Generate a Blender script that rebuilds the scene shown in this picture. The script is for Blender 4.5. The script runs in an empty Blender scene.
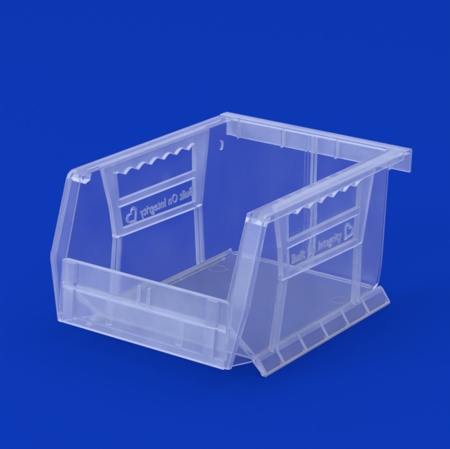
import bpy, bmesh, math, random
from mathutils import Vector, Matrix
MM = 0.001

# ------------------------------------------------------------------ camera
scene = bpy.context.scene
cd = bpy.data.cameras.new('camera')
cam = bpy.data.objects.new('camera', cd)
scene.collection.objects.link(cam)
R = [[0.8221712826580427, 0.5689821370529897, 0.01713796041070194],
     [-0.19857537938698905, 0.25846311649653525, 0.9453912608609262],
     [-0.5334812092977054, 0.7806767225462222, -0.3254867957394688]]
mw = Matrix(((R[0][0], R[1][0], -R[2][0]), (R[0][1], R[1][1], -R[2][1]), (R[0][2], R[1][2], -R[2][2]))).to_4x4()
mw.translation = Vector((423.92, -559.35, 307.39)) * MM
cam.matrix_world = mw
cd.sensor_width = 36.0
cd.lens = 1747.96 / 450 * 36.0
cd.clip_start = 0.01
cd.clip_end = 100.0
scene.camera = cam

# ------------------------------------------------------------------ light
w = bpy.data.worlds.new('World')
scene.world = w
w.use_nodes = True
bg = w.node_tree.nodes['Background']
bg.inputs[1].default_value = 1.0
wt = w.node_tree
wtc = wt.nodes.new('ShaderNodeTexCoord'); wsx = wt.nodes.new('ShaderNodeSeparateXYZ')
wr = wt.nodes.new('ShaderNodeValToRGB')      # made-up surround: bluish low down, whiter above, added to light and tint the plastic
wt.links.new(wtc.outputs['Generated'], wsx.inputs[0]); wt.links.new(wsx.outputs['Z'], wr.inputs[0])
wt.links.new(wr.outputs[0], bg.inputs[0])
wr.color_ramp.elements[0].position = 0.0
wr.color_ramp.elements[0].color = (0.45, 0.51, 1.02, 1)
wr.color_ramp.elements[1].position = 0.75
wr.color_ramp.elements[1].color = (0.86, 0.93, 1.10, 1)

def area(name, loc, target, size, energy, col):
    l = bpy.data.lights.new(name, 'AREA')
    l.shape = 'RECTANGLE'
    l.size, l.size_y = size
    l.energy = energy
    l.color = col
    o = bpy.data.objects.new(name, l)
    scene.collection.objects.link(o)
    o.location = loc
    o.rotation_euler = (Vector(target) - Vector(loc)).to_track_quat('-Z', 'Y').to_euler()
    return o

area('fill_front', (-0.7, -1.9, 0.9), (0, 0.06, 0.04), (1.2, 1.2), 26.0, (0.86, 0.97, 1.0))  # added fill, no lamp seen there: brightens the front faces
area('fill_top', (0.4, 0.9, 2.0), (0, 0.06, 0.04), (1.6, 1.6), 6.0, (1.0, 0.96, 0.92))  # added overhead light, no lamp seen there: gives soft highlights

scene.view_settings.view_transform = 'Standard'
scene.view_settings.look = 'None'
scene.view_settings.exposure = 0.0
scene.view_settings.gamma = 1.0
scene.cycles.max_bounces = 64
scene.cycles.transparent_max_bounces = 64
scene.cycles.transmission_bounces = 48
scene.cycles.diffuse_bounces = 8
scene.cycles.glossy_bounces = 40
scene.cycles.pixel_filter_type = 'BLACKMAN_HARRIS'
scene.cycles.filter_width = 2.4
scene.cycles.use_denoising = True
try:
    scene.cycles.denoiser = 'OPENIMAGEDENOISE'
except Exception:
    pass

# ------------------------------------------------------------------ materials
def nodes_of(name):
    m = bpy.data.materials.new(name)
    m.use_nodes = True
    nt = m.node_tree
    nt.nodes.clear()
    return m, nt, nt.nodes.new

def plastic(name, milk, edge=0.45, haze=0.06, tint=(0.91, 0.945, 1.0)):
    m, nt, N = nodes_of(name)
    L = nt.links.new
    out = N('ShaderNodeOutputMaterial')
    tr = N('ShaderNodeBsdfTransparent'); tr.inputs[0].default_value = (0.992, 0.993, 0.998, 1)
    df = N('ShaderNodeBsdfDiffuse'); df.inputs[0].default_value = (*tint, 1)
    tl = N('ShaderNodeBsdfTranslucent'); tl.inputs[0].default_value = (*tint, 1)
    dm = N('ShaderNodeMixShader'); dm.inputs[0].default_value = 0.5
    L(df.outputs[0], dm.inputs[1]); L(tl.outputs[0], dm.inputs[2])
    # faint unevenness of the moulded sheet
    tc = N('ShaderNodeTexCoord')
    nz = N('ShaderNodeTexNoise'); nz.inputs['Scale'].default_value = 38.0; nz.inputs['Detail'].default_value = 4
    L(tc.outputs['Object'], nz.inputs['Vector'])
    # flow marks and fine handling scuffs
    mp = N('ShaderNodeMapping'); mp.inputs['Scale'].default_value = (900.0, 60.0, 110.0); mp.inputs['Rotation'].default_value = (0.5, 0.3, 0.2)
    sc = N('ShaderNodeTexNoise'); sc.inputs['Scale'].default_value = 1.0; sc.inputs['Detail'].default_value = 3
    sr = N('ShaderNodeMapRange'); sr.inputs[1].default_value = 0.66; sr.inputs[2].default_value = 0.80
    sr.inputs[3].default_value = 0.0; sr.inputs[4].default_value = 0.07
    L(tc.outputs['Object'], mp.inputs[0]); L(mp.outputs[0], sc.inputs['Vector']); L(sc.outputs['Fac'], sr.inputs[0])
    mr = N('ShaderNodeMapRange')
    mr.inputs[1].default_value = 0.3; mr.inputs[2].default_value = 0.7
    mr.inputs[3].default_value = milk * 0.7; mr.inputs[4].default_value = milk * 1.3
    L(nz.outputs['Fac'], mr.inputs[0])
    # painted bright edges: extra milk stands in for light scattered along them
    bv = N('ShaderNodeBevel'); bv.samples = 6; bv.inputs['Radius'].default_value = 0.0006
    ge = N('ShaderNodeNewGeometry')
    dt = N('ShaderNodeVectorMath'); dt.operation = 'DOT_PRODUCT'
    L(bv.outputs[0], dt.inputs[0]); L(ge.outputs['Normal'], dt.inputs[1])
    em = N('ShaderNodeMapRange'); em.inputs[1].default_value = 0.995; em.inputs[2].default_value = 0.85
    em.inputs[3].default_value = 0.0; em.inputs[4].default_value = edge
    L(dt.outputs['Value'], em.inputs[0])
    ad = N('ShaderNodeMath'); ad.operation = 'ADD'; ad.use_clamp = True
    a0 = N('ShaderNodeMath'); a0.operation = 'ADD'
    L(mr.outputs[0], a0.inputs[0]); L(sr.outputs[0], a0.inputs[1])
    L(a0.outputs[0], ad.inputs[0]); L(em.outputs[0], ad.inputs[1])
    mx = N('ShaderNodeMixShader')
    rf=N('ShaderNodeBsdfRefraction'); rf.inputs['IOR'].default_value=1.22; rf.inputs['Roughness'].default_value=haze
    L(ad.outputs[0], mx.inputs[0]); L(rf.outputs[0], mx.inputs[1]); L(dm.outputs[0], mx.inputs[2])
    fr = N('ShaderNodeFresnel'); fr.inputs[0].default_value = 1.22
    gl = N('ShaderNodeBsdfGlossy'); gl.inputs['Roughness'].default_value = 0.28
    gl.inputs['Color'].default_value = (1, 1, 1, 1)
    bp = N('ShaderNodeBump'); bp.inputs['Strength'].default_value = 0.12; bp.inputs['Distance'].default_value = 0.0010
    L(nz.outputs['Fac'], bp.inputs['Height']); L(bp.outputs[0], gl.inputs['Normal']); L(bp.outputs[0], rf.inputs['Normal'])
    mg = N('ShaderNodeMixShader')
    L(fr.outputs[0], mg.inputs[0]); L(mx.outputs[0], mg.inputs[1]); L(gl.outputs[0], mg.inputs[2])
    L(mg.outputs[0], out.inputs['Surface'])
    return m

CLEAR = plastic('clear_polypropylene', 0.055, 0.5)
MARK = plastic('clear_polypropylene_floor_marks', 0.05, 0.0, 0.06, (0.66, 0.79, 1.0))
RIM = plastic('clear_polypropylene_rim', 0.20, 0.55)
LIP = plastic('clear_polypropylene_lip', 0.32, 0.5)
THICK = plastic('clear_polypropylene_ribs', 0.50, 0.35, 0.06, (0.91, 0.945, 1.0))
FRAME = plastic('clear_polypropylene_frame', 0.52, 0.45)
LETTER = plastic('clear_polypropylene_lettering', 0.36, 0.20)
LEG = plastic('clear_polypropylene_legs', 0.30, 0.40)
FLOOR = plastic('clear_polypropylene_floor', 0.10, 0.3, 0.06, (0.62, 0.76, 1.0))  # bluer tint stands in for blue light coming up from the ground
RIM_DIM = plastic('clear_polypropylene_rim_dim', 0.10, 0.6)  # same plastic as RIM; the left side's dimmer look is put into its milk
RAIL = plastic('clear_polypropylene_rail', 0.20, 0.5, 0.06, (0.84, 0.89, 1.0))  # blue ground light also put into this tint
FRONT = plastic('clear_polypropylene_front', 0.33, 0.3, 0.22)
HOLD = plastic('clear_polypropylene_label_holder', 0.42, 0.35, 0.15)

m_blue, nt, N = nodes_of('blue_backdrop_paper')
out = N('ShaderNodeOutputMaterial')
pb = N('ShaderNodeBsdfDiffuse')
tc = N('ShaderNodeTexCoord')
nz = N('ShaderNodeTexNoise'); nz.inputs['Scale'].default_value = 900.0; nz.inputs['Detail'].default_value = 2
mxc = N('ShaderNodeMix'); mxc.data_type = 'RGBA'
mxc.inputs[6].default_value = (0.0037, 0.0360, 0.345, 1)
mxc.inputs[7].default_value = (0.0039, 0.0373, 0.354, 1)
nt.links.new(tc.outputs['Object'], nz.inputs['Vector'])
nt.links.new(nz.outputs['Fac'], mxc.inputs[0])
nt.links.new(mxc.outputs[2], pb.inputs[0])
nt.links.new(pb.outputs[0], out.inputs[0])

# ------------------------------------------------------------------ mesh helpers (work in millimetres)
def link_mesh(name, bm, mat, parent=None, smooth=False):
    bmesh.ops.recalc_face_normals(bm, faces=bm.faces)
    bmesh.ops.scale(bm, vec=(MM, MM, MM), verts=bm.verts)
    me = bpy.data.meshes.new(name)
    bm.to_mesh(me); bm.free()
    if smooth:
        for p in me.polygons: p.use_smooth = True
    me.materials.append(mat)
    o = bpy.data.objects.new(name, me)
    scene.collection.objects.link(o)
    if parent: o.parent = parent
    return o

PARTS = []        # (key, name, material, parent key, closed solid)
def solid(key, name, bm, mat, parent=None, bevel=0.0):
    o = to_tmp(bm) if isinstance(bm, bmesh.types.BMesh) else bm
    if bevel:
        m = o.modifiers.new('bevel', 'BEVEL'); m.width = bevel; m.segments = 2
        m.limit_method = 'ANGLE'; m.angle_limit = math.radians(35); m.use_clamp_overlap = True
        dg = bpy.context.evaluated_depsgraph_get()
        me = bpy.data.meshes.new_from_object(o.evaluated_get(dg))
        o.modifiers.clear(); o.data = me
    PARTS.append((key, name, mat, parent, o))
    return key

def prism(bm, poly, off):
    """closed prism: poly = list of 3-D points, off = extrusion vector"""
    a = [bm.verts.new(Vector(q)) for q in poly]
    b = [bm.verts.new(Vector(q) + Vector(off)) for q in poly]
    n = len(poly)
    bm.faces.new(a); bm.faces.new(b[::-1])
    for i in range(n):
        bm.faces.new((a[i], b[i], b[(i + 1) % n], a[(i + 1) % n]))

def loft(bm, rings):
    vs = [[bm.verts.new(Vector(q)) for q in r] for r in rings]
    n = len(vs[0])
    for r0, r1 in zip(vs, vs[1:]):
        for i in range(n):
            bm.faces.new((r0[i], r0[(i + 1) % n], r1[(i + 1) % n], r1[i]))
    bm.faces.new(vs[0][::-1]); bm.faces.new(vs[-1])

def to_tmp(bm):
    bmesh.ops.recalc_face_normals(bm, faces=bm.faces)
    me = bpy.data.meshes.new('tmp'); bm.to_mesh(me); bm.free()
    o = bpy.data.objects.new('tmp', me); scene.collection.objects.link(o)
    return o

def boolean(a, b, op):
    m = a.modifiers.new('b', 'BOOLEAN'); m.operation = op; m.object = b; m.solver = 'EXACT'
    dg = bpy.context.evaluated_depsgraph_get()
    me = bpy.data.meshes.new_from_object(a.evaluated_get(dg))
    a.modifiers.clear(); a.data = me
    bpy.data.objects.remove(b)
    return a

def bevelled(bm, wdt):
    bmesh.ops.recalc_face_normals(bm, faces=bm.faces)
    ed = [e for e in bm.edges if e.calc_face_angle(0) > math.radians(35)]
    bmesh.ops.bevel(bm, geom=ed, offset=wdt, segments=2, profile=.5, affect='EDGES', clamp_overlap=True)
    bmesh.ops.remove_doubles(bm, verts=bm.verts, dist=1e-4)
    return bm

def union_all(bms, bevel=0.0):
    if bevel: bms = [bevelled(b, bevel) for b in bms]
    o = to_tmp(bms[0])
    for b in bms[1:]:
        o = boolean(o, to_tmp(b), 'UNION')
    return o

def finish(o, name, mat, parent, bevel=0.0, smooth=False):
    bm = bmesh.new(); bm.from_mesh(o.data)
    bpy.data.objects.remove(o)
    ob = link_mesh(name, bm, mat, parent, smooth)
    if bevel:
        m = ob.modifiers.new('bevel', 'BEVEL'); m.width = bevel * MM; m.segments = 2
        m.limit_method = 'ANGLE'; m.angle_limit = math.radians(40); m.use_clamp_overlap = True
    return ob

# ------------------------------------------------------------------ dimensions (mm)
H, ZL, YT = 76.2, 39.9, 12.7        # top, lip height, set-back of the top front corner
ZB = 5.8                             # underside of the floor
T = 1.6
def xw(z):                           # outer face of a side wall
    return 43.6 + (z - ZB) * 2.0 / 70.0
def yb(z):                           # outer face of the back wall
    return 133.8 - (z - ZB) * 0.4 / 70.0

def rounded_ring(z, inset, r, yfront=-40.0, pull=0.0):
    x = xw(z) - inset; y1 = yb(z) - inset - pull
    pts = [(-x, yfront), (x, yfront)]
    n = 8
    for cx, a0 in ((x - r, 0), (-x + r, 90)):
        for k in range(n + 1):
            a = math.radians(a0 + 90 * k / n)
            pts.append((cx + r * math.cos(a), y1 - r + r * math.sin(a)))
    return [(p[0], p[1], z) for p in pts]

def tub(inset, z0, z1, rc):
    bm = bmesh.new()
    rings = []
    rb = 3.5 - inset                 # rounding of the floor edge
    RZ, RY = 18.0, 5.5               # the back wall curves in towards the floor
    zs = [rb * (1 - math.cos(math.radians(18 * k))) for k in range(6)] + [rb + (RZ - rb) * k / 7 for k in range(1, 8)]
    for dz in zs:
        extra = rb - math.sqrt(max(0, rb * rb - (rb - min(dz, rb)) ** 2))
        pull = RY * (1 - math.sqrt(max(0, 1 - (1 - min(dz, RZ) / RZ) ** 2)))
        rings.append(rounded_ring(z0 + dz, inset + extra, rc - inset, pull=pull))
    rings.append(rounded_ring(z1, inset, rc - inset))
    loft(bm, rings)
    return to_tmp(bm)

root = bpy.data.objects.new('storage_bin', None)
scene.collection.objects.link(root)
root['label'] = 'clear plastic open-fronted stacking bin standing on the plain blue surface'
root['category'] = 'storage bin'

# ------------------------------------------------------------------ body: floor, walls, hopper front
def yz(poly, x0=-70.0, x1=70.0):
    bm = bmesh.new()
    prism(bm, [(x0, y, z) for y, z in poly], (x1 - x0, 0, 0))
    return bm

outer = tub(0.0, ZB, H, 5.0)
outer = boolean(outer, to_tmp(yz([(23.5, ZB - 1), (23.5, ZB), (0.9, 28.5), (0.0, ZL), (YT, H), (YT, H + 3), (150, H + 3), (150, ZB - 1)])), 'INTERSECT')
inner = tub(T, ZB + T, H + 6, 5.0)
inner = boolean(inner, to_tmp(yz([(24.3, ZB + T - 1), (24.3, ZB + T), (2.6, 29.2), (1.6, ZL), (1.6, ZL + .01), (-60, ZL + .01), (-60, H + 9), (150, H + 9), (150, ZB + T - 1)])), 'INTERSECT')
body = boolean(outer, inner, 'DIFFERENCE')
solid('body', 'body', body, CLEAR)

# ------------------------------------------------------------------ side rims: L-shaped flange swept along the top and down the front edge
def sweep_L(s, name):
    path = [(131.0, H, 52.5), (YT + 4.0, H, 52.5)]
    # rounded top front corner
    for k in range(1, 6):
        t = k / 6
        p0, p1, p2 = Vector((YT + 4.0, H)), Vector((YT, H)), Vector((YT - 1.4, H - 4.0))
        q = p0 * (1 - t) ** 2 + p1 * 2 * t * (1 - t) + p2 * t * t
        path.append((q.x, q.y, 52.5))
    path += [(YT - 1.4, H - 4.0, 52.5), (1.05, ZL + 3, 52.5)]
    path += [(0.35, ZL + .8, 52.7), (-0.25, ZL - 1.5, 52.4), (-2.7, 11.5, 46.6)]
    rings = []
    P = [Vector((a, b)) for a, b, _ in path]
    for i, (y, z, xo) in enumerate(path):
        if i == 0: d = P[1] - P[0]
        elif i == len(P) - 1: d = P[-1] - P[-2]
        else: d = (P[i] - P[i - 1]).normalized() + (P[i + 1] - P[i]).normalized()
        d.normalize()
        n = Vector((-d.y, d.x))            # towards the inside of the profile
        if n.dot(Vector((60, 40)) - P[i]) < 0: n = -n
        xi = min(xw(z) - 0.4, xo - 2.2) if z > 30 else xw(z) - T
        xi = min(xi, xo - 1.9)
        t1, ret = 1.5, (3.6 if z > 30 else 2.2)
        prof = [(xi, 0), (xo - .5, 0), (xo, .5), (xo, ret), (xo - 1.2, ret), (xo - 1.2, t1), (xi, t1)]
        rings.append([(s * x, y + n.x * k, z + n.y * k) for x, k in prof])
    bm = bmesh.new(); loft(bm, rings)
    solid(name + str(s), name, bm, RIM if s > 0 else RIM_DIM)
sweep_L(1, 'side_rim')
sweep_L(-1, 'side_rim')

# ------------------------------------------------------------------ hanging lip at the back
ya = yb(H) - T
lip = []
bm = bmesh.new()
Y5 = 138.4
prism(bm, [(-52.5, ya, H + .1), (-52.5, Y5 - .8, H + .1), (-52.5, Y5, H - .7), (-52.5, Y5 - .3, H - 11.3), (-52.5, Y5 - 1.6, H - 11.3),
           (-52.5, Y5 - 1.6, H - 1.9), (-52.5, ya, H - 1.9)], (105, 0, 0))
solid('lip', 'hanging_lip', bm, LIP)
for x in (-42.6, -16.7, 14.1, 43.5):
    bm = bmesh.new()
    prism(bm, [(x - .5, yb(70) - .2, H - 1.7), (x - .5, Y5 - 1.4, H - 1.7), (x - .5, Y5 - 1.4, H - 10.9), (x - .5, yb(66) - .2, H - 10.9)], (.7, 0, 0))
    solid('lg%.1f' % x, 'gusset', bm, THICK, 'lip')

# ------------------------------------------------------------------ raised frame on each side wall
def wall_strip(s, quad, depth, lift=-0.3):
    """quad: (y, z) corners on the wall face; a block standing depth mm proud of it"""
    bm = bmesh.new()
    a = [bm.verts.new((s * (xw(z) + lift), y, z)) for y, z in quad]
    cy = sum(q[0] for q in quad) / len(quad); cz = sum(q[1] for q in quad) / len(quad)
    b = []
    for y, z in quad:
        y2, z2 = cy + (y - cy) * .985, cz + (z - cz) * .985
        b.append(bm.verts.new((s * (xw(z2) + depth), y2, z2)))
    n = len(quad)
    bm.faces.new(a); bm.faces.new(b[::-1])
    for i in range(n):
        bm.faces.new((a[i], b[i], b[(i + 1) % n], a[(i + 1) % n]))
    return bm

def side_frame(s):
    D = 2.6
    pieces = [
        [(29.4, H - 1.8), (38.6, H - 1.8), (39.2, 67.0), (40.6, 54.5), (42.6, 42.0), (41.0, 39.2), (37.1, 39.0), (37.2, 41.0), (35.2, 54.0)],
        [(100.6, H - 1.8), (112.2, H - 1.8), (110.8, 66.0), (108.3, 53.5), (105.4, 37.5), (101.0, 37.2), (100.0, 40.0), (100.4, 54.5)],
    ]
    bms = [wall_strip(s, q, D + .03 * i, -.5 - .07 * i) for i, q in enumerate(pieces)]
    bms.append(wall_strip(s, [(39.6, 56.6), (101.0, 56.2), (101.0, 52.6), (39.6, 53.1)], D - .25, -.7))
    bms.append(wall_strip(s, [(41.0, 42.4), (101.0, 40.6), (101.0, 37.2), (41.0, 38.9)], D - .2, -.8))
    o = union_all(bms, .3)
    f = solid('frame%d' % s, 'side_frame', o, FRAME)
    for q in ([(37.2, 39.4), (42.0, 39.4), (37.4, 7.0), (32.4, 7.0)], [(101.0, 37.5), (105.4, 37.5), (107.3, 7.0), (102.6, 7.0)]):
        # lower legs: hollow channel, two webs and a thin cap
        (a0, z0), (a1, _), (b1, z1), (b0, _) = q
        g = .95
        bmA = wall_strip(s, [(a0, z0), (a0 + g, z0), (b0 + g, z1), (b0, z1)], D - .4, -.33)
        bmB = wall_strip(s, [(a1 - g, z0), (a1, z0), (b1, z1), (b1 - g, z1)], D - .45, -.38)
        o = union_all([bmA, bmB], .15)
        solid('leg%d_%.1f' % (s, a0), 'frame_leg', o, LEG, f)
    # finger grip: ledge under the rim with a scalloped lower edge
    y0, y1 = 38.4, 100.7
    top = [(y1, H - 1.8), (y0, H - 1.8)]
    low = []
    n = 96
    for k in range(n + 1):
        y = y0 + (y1 - y0) * k / n
        z = 67.6 + 2.2 * abs(math.sin(math.pi * (y - y0 + 3.0) / 9.9)) ** .9
        low.append((y, z))
    # ledge as an open pocket: scalloped cap plate + thin wall following the scallops
    bm = bmesh.new()
    q = low + top
    a = [bm.verts.new((s * (xw(z) - .2), y, z)) for y, z in q]
    b = [bm.verts.new((s * (xw(z) + 3.0), y, z)) for y, z in q]
    m = len(q)
    bm.faces.new(a); bm.faces.new(b[::-1])
    for i in range(m):
        bm.faces.new((a[i], b[i], b[(i + 1) % m], a[(i + 1) % m]))
    solid('grip%d' % s, 'finger_grip', bm, FRAME)
side_frame(1)
side_frame(-1)

# ------------------------------------------------------------------ lettering and heart on both side panels
def lettering(s):
    cu = bpy.data.curves.new('lettering', 'FONT')
    cu.body = 'Built On Integrity'
    cu.size = 6.2
    cu.extrude = 0.28
    cu.shear = 0.0
    cu.space_character = 1.08
    cu.resolution_u = 3
    tmp = bpy.data.objects.new('tmp', cu); scene.collection.objects.link(tmp)
    dg = bpy.context.evaluated_depsgraph_get()
    me = bpy.data.meshes.new_from_object(tmp.evaluated_get(dg))
    bpy.data.objects.remove(tmp)
    bm = bmesh.new(); bm.from_mesh(me)
    bmesh.ops.remove_doubles(bm, verts=bm.verts, dist=0.001)
    xs = [v.co.x for v in bm.verts]; wd = max(xs) - min(xs)
    k = 41.5 / wd
    # outline heart
    def heart(t, sc):
        return Vector((16 * math.sin(t) ** 3, 13 * math.cos(t) - 5 * math.cos(2 * t) - 2 * math.cos(3 * t) - math.cos(4 * t))) * sc
    n = 48
    r = math.radians(-38)
    rings = []
    for i in range(n):
        t = 2 * math.pi * i / n
        po, pi_ = heart(t, .27), heart(t, .20)
        rot = lambda p: Vector((p.x * math.cos(r) - p.y * math.sin(r) + 47.6, p.x * math.sin(r) + p.y * math.cos(r) + 2.0))
        po, pi_ = rot(po), rot(pi_)
        rings.append([(po, -.45), (po, .45), (pi_, .45), (pi_, -.45)])
    for v in bm.verts: v.co.x = (v.co.x - min(xs)) * k
    vr = [[bm.verts.new((p.x, p.y, z)) for p, z in g] for g in rings]
    for i in range(n):
        A, B = vr[i], vr[(i + 1) % n]
        for j in range(4):
            bm.faces.new((A[j], B[j], B[(j + 1) % 4], A[(j + 1) % 4]))
    for v in bm.verts:
        u, h, d = v.co
        z = 42.9 + (h if True else 0) + 0.0
        z = z + 0.0
        if s > 0: y = 47.3 + u
        else: y = 97.6 - u
        z += 0.0 if s > 0 else 0.0
        v.co = Vector((s * (xw(z) + .35 + d), y, z + (.9 if s > 0 else 1.6)))
    return solid('text%d' % s, 'lettering', bm, LETTER)
lettering(1)
lettering(-1)

# ------------------------------------------------------------------ front panel with the label holder
def yf(z):                           # front face below the lip
    return -2.7 * (ZL - z) / 28.4
def front_block(x0, x1, z0, z1, d0, d1):
    """block following the leaning front face; d = forward distance from that face"""
    bm = bmesh.new()
    q = [(yf(z0) - d0, z0), (yf(z1) - d0, z1), (yf(z1) - d1, z1), (yf(z0) - d1, z0)]
    prism(bm, [(x0, y, z) for y, z in q], (x1 - x0, 0, 0))
    return bm
fp = solid('panel', 'front_panel', front_block(-45.4, 45.4, 11.5, 29.2, -1.2, 0.2), FRONT)
solid('fwall', 'front_wall', front_block(-45.3, 45.3, 28.9, ZL - .3, -1.75, 0.12), FRONT)
lp = []
bm = bmesh.new()
prism(bm, [(-44.4, -.15, ZL - .5), (-44.4, -.1, ZL + .2), (-44.4, .3, ZL + .6), (-44.4, 1.3, ZL + .6), (-44.4, 1.8, ZL - .5)], (88.8, 0, 0))
solid('flip', 'front_lip', bm, THICK)
lh = union_all([front_block(-41.6, -36.4, 12.2, ZL + .2, -.3, 2.3), front_block(34.4, 39.8, 12.2, ZL + .2, -.3, 2.3),
                front_block(-44.9, 45.2, 11.6, 15.6, -.35, 1.6)], .3)
lh = solid('holder', 'label_holder', lh, HOLD)
bm = front_block(-43.9, 43.9, 26.9, 29.8, -2.4, 0.45)
solid('cross', 'cross_rib', bm, THICK)
for x in (-18.6, 19.6):
    solid('web%d' % x, 'web', front_block(x - 1.5, x + 1.5, 15.2, 28.2, -2.0, -1.0), THICK, fp)
for x in (-1.6, 3.6):
    bm = bmesh.new()
    prism(bm, [(x - .7, -.1, ZL - 2.2), (x - .7, -1.3, ZL - 2.6), (x - .7, -2.0, 29.0), (x - .7, -.6, 29.0)], (1.4, 0, 0))
    solid('catch%d' % x, 'catch', bm, THICK, lh)
# triangular cheeks that close the sides under the hopper front
for s in (1, -1):
    bm = bmesh.new()
    prism(bm, [(s * 45.0, 1.2, 28.4), (s * 44.0, 23.4, ZB + .1), (s * 44.5, -2.5, 11.6)], (-s * 1.4, 0, 0))
    solid('cheek%d' % s, 'cheek', bm, CLEAR)

for s in (1, -1):
    bm = bmesh.new()
    prism(bm, [(s * 45.25, .9, 29.3), (s * 45.25, -.4, 27.6), (s * 43.9, 21.6, ZB + .35), (s * 43.9, 24.2, ZB + .9)], (-s * 2.1, 0, 0))
    solid('cribb%d' % s, 'cheek_rib', bm, FRAME)

# ------------------------------------------------------------------ back wall ribs
for x, hw, mt in ((-2.6, .9, CLEAR), (.6, .4, FRAME), (2.7, .4, FRAME)):
    bm = bmesh.new()
    zz = [7.5, 9, 11, 13, 16, 20, 24, 74]
    yy = [yb(z) - 5.5 * (1 - math.sqrt(max(0, 1 - (1 - min(z - ZB, 18) / 18) ** 2))) for z in zz]
    prism(bm, [(x - hw, y - .5, z) for y, z in zip(yy, zz)] + [(x - hw, y + 1.3, z) for y, z in list(zip(yy, zz))[::-1]], (2 * hw, 0, 0))
    solid('brib%.1f' % x, 'back_rib', bm, mt)

bm = bmesh.new()
prism(bm, [(-41.5, 126.6, ZB + .15), (-41.5, 127.0, ZB + T + .5), (-41.5, 128.2, ZB + T + .9), (-41.5, 129.0, ZB + .6), (-41.5, 128.4, ZB - .6)], (83, 0, 0))
solid('ridge', 'base_ridge', bm, FRAME)

# ------------------------------------------------------------------ stacking rails along the bottom of both sides
for s in (1, -1):
    y0, y1 = 22.4, 130.2
    bm = bmesh.new()
    prism(bm, [(s * 41.6, y0, ZB - .2), (s * 43.3, y0, ZB + 1.4), (s * 44.6, y0, ZB + .6), (s * 49.2, y0, .5), (s * 48.9, y0, 0.0), (s * 47.9, y0, 0.0)], (0, y1 - y0, 0))
    rail = solid('rail%d' % s, 'stacking_rail', bm, RAIL)
    bm = bmesh.new()
    prism(bm, [(s * 47.6, y0 - .1, 0.02), (s * 47.6, y0 - .1, .9), (s * 48.8, y0 - .1, 1.3), (s * 49.4, y0 - .1, .6), (s * 49.2, y0 - .1, 0.02)], (0, y1 - y0 + .2, 0))
    solid('foot%d' % s, 'rail_foot', bm, THICK, rail)
    bm = bmesh.new()
    prism(bm, [(s * 43.0, y0 - .05, ZB - .4), (s * 43.2, y0 - .05, ZB + 2.0), (s * 44.3, y0 - .05, ZB + 1.8), (s * 45.2, y0 - .05, ZB - .2)], (0, y1 - y0 + .1, 0))
    solid('rroot%d' % s, 'rail_root', bm, THICK, rail)
    for y in (22.8, 37.2, 55.6, 74.0, 92.5, 111.0, 129.6):
        bm = bmesh.new()
        prism(bm, [(s * 43.6, y - .5, ZB + 1.6), (s * 45.0, y - .5, ZB + 1.4), (s * 49.35, y - .5, 1.2), (s * 48.9, y - .5, .05), (s * 47.0, y - .5, .1)], (0, 1.0, 0))
        solid('rg%d_%.1f' % (s, y), 'gusset', bm, THICK, rail)

bm = bmesh.new()
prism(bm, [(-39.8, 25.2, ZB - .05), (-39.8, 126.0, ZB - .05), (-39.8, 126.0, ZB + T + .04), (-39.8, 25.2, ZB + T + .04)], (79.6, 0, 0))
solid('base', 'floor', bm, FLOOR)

# ------------------------------------------------------------------ round marks left by the mould
def ring_on_floor(cx, cy, r, wdt, h, name):
    bm = bmesh.new()
    n = 48; vr = []
    for i in range(n):
        a = 2 * math.pi * i / n; c, sn = math.cos(a), math.sin(a)
        vr.append([bm.verts.new((cx + c * q, cy + sn * q, z)) for q, z in ((r, ZB + T - .15), (r - .2 * wdt, ZB + T + h), (r - .8 * wdt, ZB + T + h), (r - wdt, ZB + T - .15))])
    for i in range(n):
        A, B = vr[i], vr[(i + 1) % n]
        for j in range(4):
            bm.faces.new((A[j], B[j], B[(j + 1) % 4], A[(j + 1) % 4]))
    solid(name + str(cx) + str(r), name, bm, MARK)
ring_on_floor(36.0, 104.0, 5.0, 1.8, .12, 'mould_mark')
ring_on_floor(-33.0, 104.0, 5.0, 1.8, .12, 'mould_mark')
for s in (-1,):
    bm = bmesh.new()
    pts = [(2.5 * math.cos(math.radians(a)), 2.5 * math.sin(math.radians(a))) for a in range(-75, 76, 10)]
    pts += [(2.6 * math.cos(math.radians(a)) - .95, 2.5 * math.sin(math.radians(a))) for a in range(70, -71, -10)]
    prism(bm, [(s * (xw(64.0 + v) - .3), 121.6 + u, 64.0 + v) for u, v in pts], (s * 1.2, 0, 0))
    solid('boss%d' % s, 'hanging_hole_rim', bm, THICK)
# small solid corner blocks where the top rim turns down the front edge
for s in (1, -1):
    bm = bmesh.new()
    x0, x1 = s * (xw(H) - .35), s * 50.2
    prism(bm, [(x0, YT + 1.6, H - .9), (x0, YT + 8.5, H - .9), (x0, YT + 7.0, H - 4.6), (x0, YT + 3.4, H - 5.6), (x0, YT + 1.2, H - 4.4)], (x1 - x0, 0, 0))
    solid('corner%d' % s, 'corner_block', bm, THICK)

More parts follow.
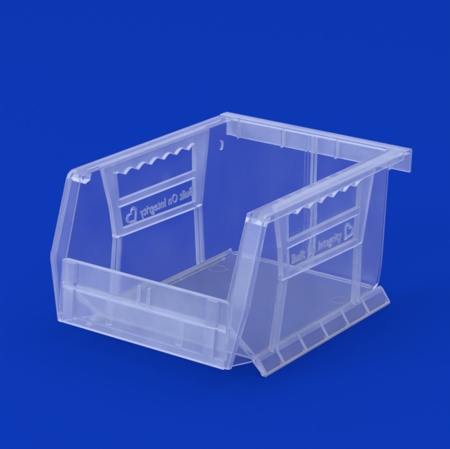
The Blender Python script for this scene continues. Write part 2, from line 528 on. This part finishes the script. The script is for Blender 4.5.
# ------------------------------------------------------------------ one moulding: weld the solids, then give each part its own surface
WITH_TEXT = True
slots = []
for i, (key, name, mat, par, o) in enumerate(PARTS):
    m = bpy.data.materials.new('slot'); slots.append(m)
    o.data.materials.clear()
total = None
def set_slots(o, idx):
    o.data.materials.clear()
    for m in slots: o.data.materials.append(m)
    for p in o.data.polygons: p.material_index = idx
for i, (key, name, mat, par, o) in enumerate(PARTS):
    set_slots(o, i)
total = PARTS[0][4]
for i, (key, name, mat, par, o) in enumerate(PARTS[1:], 1):
    if name == 'lettering': continue
    before = len(total.data.polygons)
    total = boolean(total, o, 'UNION')
    if len(total.data.polygons) < before * .7: print('UNION SHRANK', key, before, len(total.data.polygons))
for i, (key, name, mat, par, o) in enumerate(PARTS):
    if name == 'lettering':
        m = total.modifiers.new('b', 'BOOLEAN'); m.operation = 'UNION'; m.object = o; m.solver = 'EXACT'; m.use_self = True
        dg = bpy.context.evaluated_depsgraph_get()
        me = bpy.data.meshes.new_from_object(total.evaluated_get(dg))
        total.modifiers.clear(); total.data = me
        bpy.data.objects.remove(o)
chk = bmesh.new(); chk.from_mesh(total.data)
print('welded: faces', len(chk.faces), 'open edges', sum(1 for e in chk.edges if len(e.link_faces) != 2), 'volume mm3', round(chk.calc_volume()))
chk.free()
slotname = {m.name: i for i, m in enumerate(slots)}
order = [slotname.get(m.name, -1) if m else -1 for m in total.data.materials]
made = {}
for i, (key, name, mat, par, _) in enumerate(PARTS):
    bm = bmesh.new(); bm.from_mesh(total.data)
    drop = [f for f in bm.faces if order[f.material_index] != i]
    bmesh.ops.delete(bm, geom=drop, context='FACES')
    for f in bm.faces: f.material_index = 0
    print('part', key, len(bm.faces)) if len(bm.faces) < 4 else None
    bmesh.ops.scale(bm, vec=(MM, MM, MM), verts=bm.verts)
    me = bpy.data.meshes.new(name); bm.to_mesh(me); bm.free()
    me.materials.append(mat)
    o = bpy.data.objects.new(name, me); scene.collection.objects.link(o)
    o.parent = made.get(par, root)
    made[key] = o
bpy.data.objects.remove(total)
for m in slots: bpy.data.materials.remove(m)

# ------------------------------------------------------------------ the blue surface
bm = bmesh.new()
n = 12
bmesh.ops.create_grid(bm, x_segments=n, y_segments=n, size=9000)
g = link_mesh('backdrop', bm, m_blue)
g['kind'] = 'structure'
g['label'] = 'plain bright blue seamless surface'
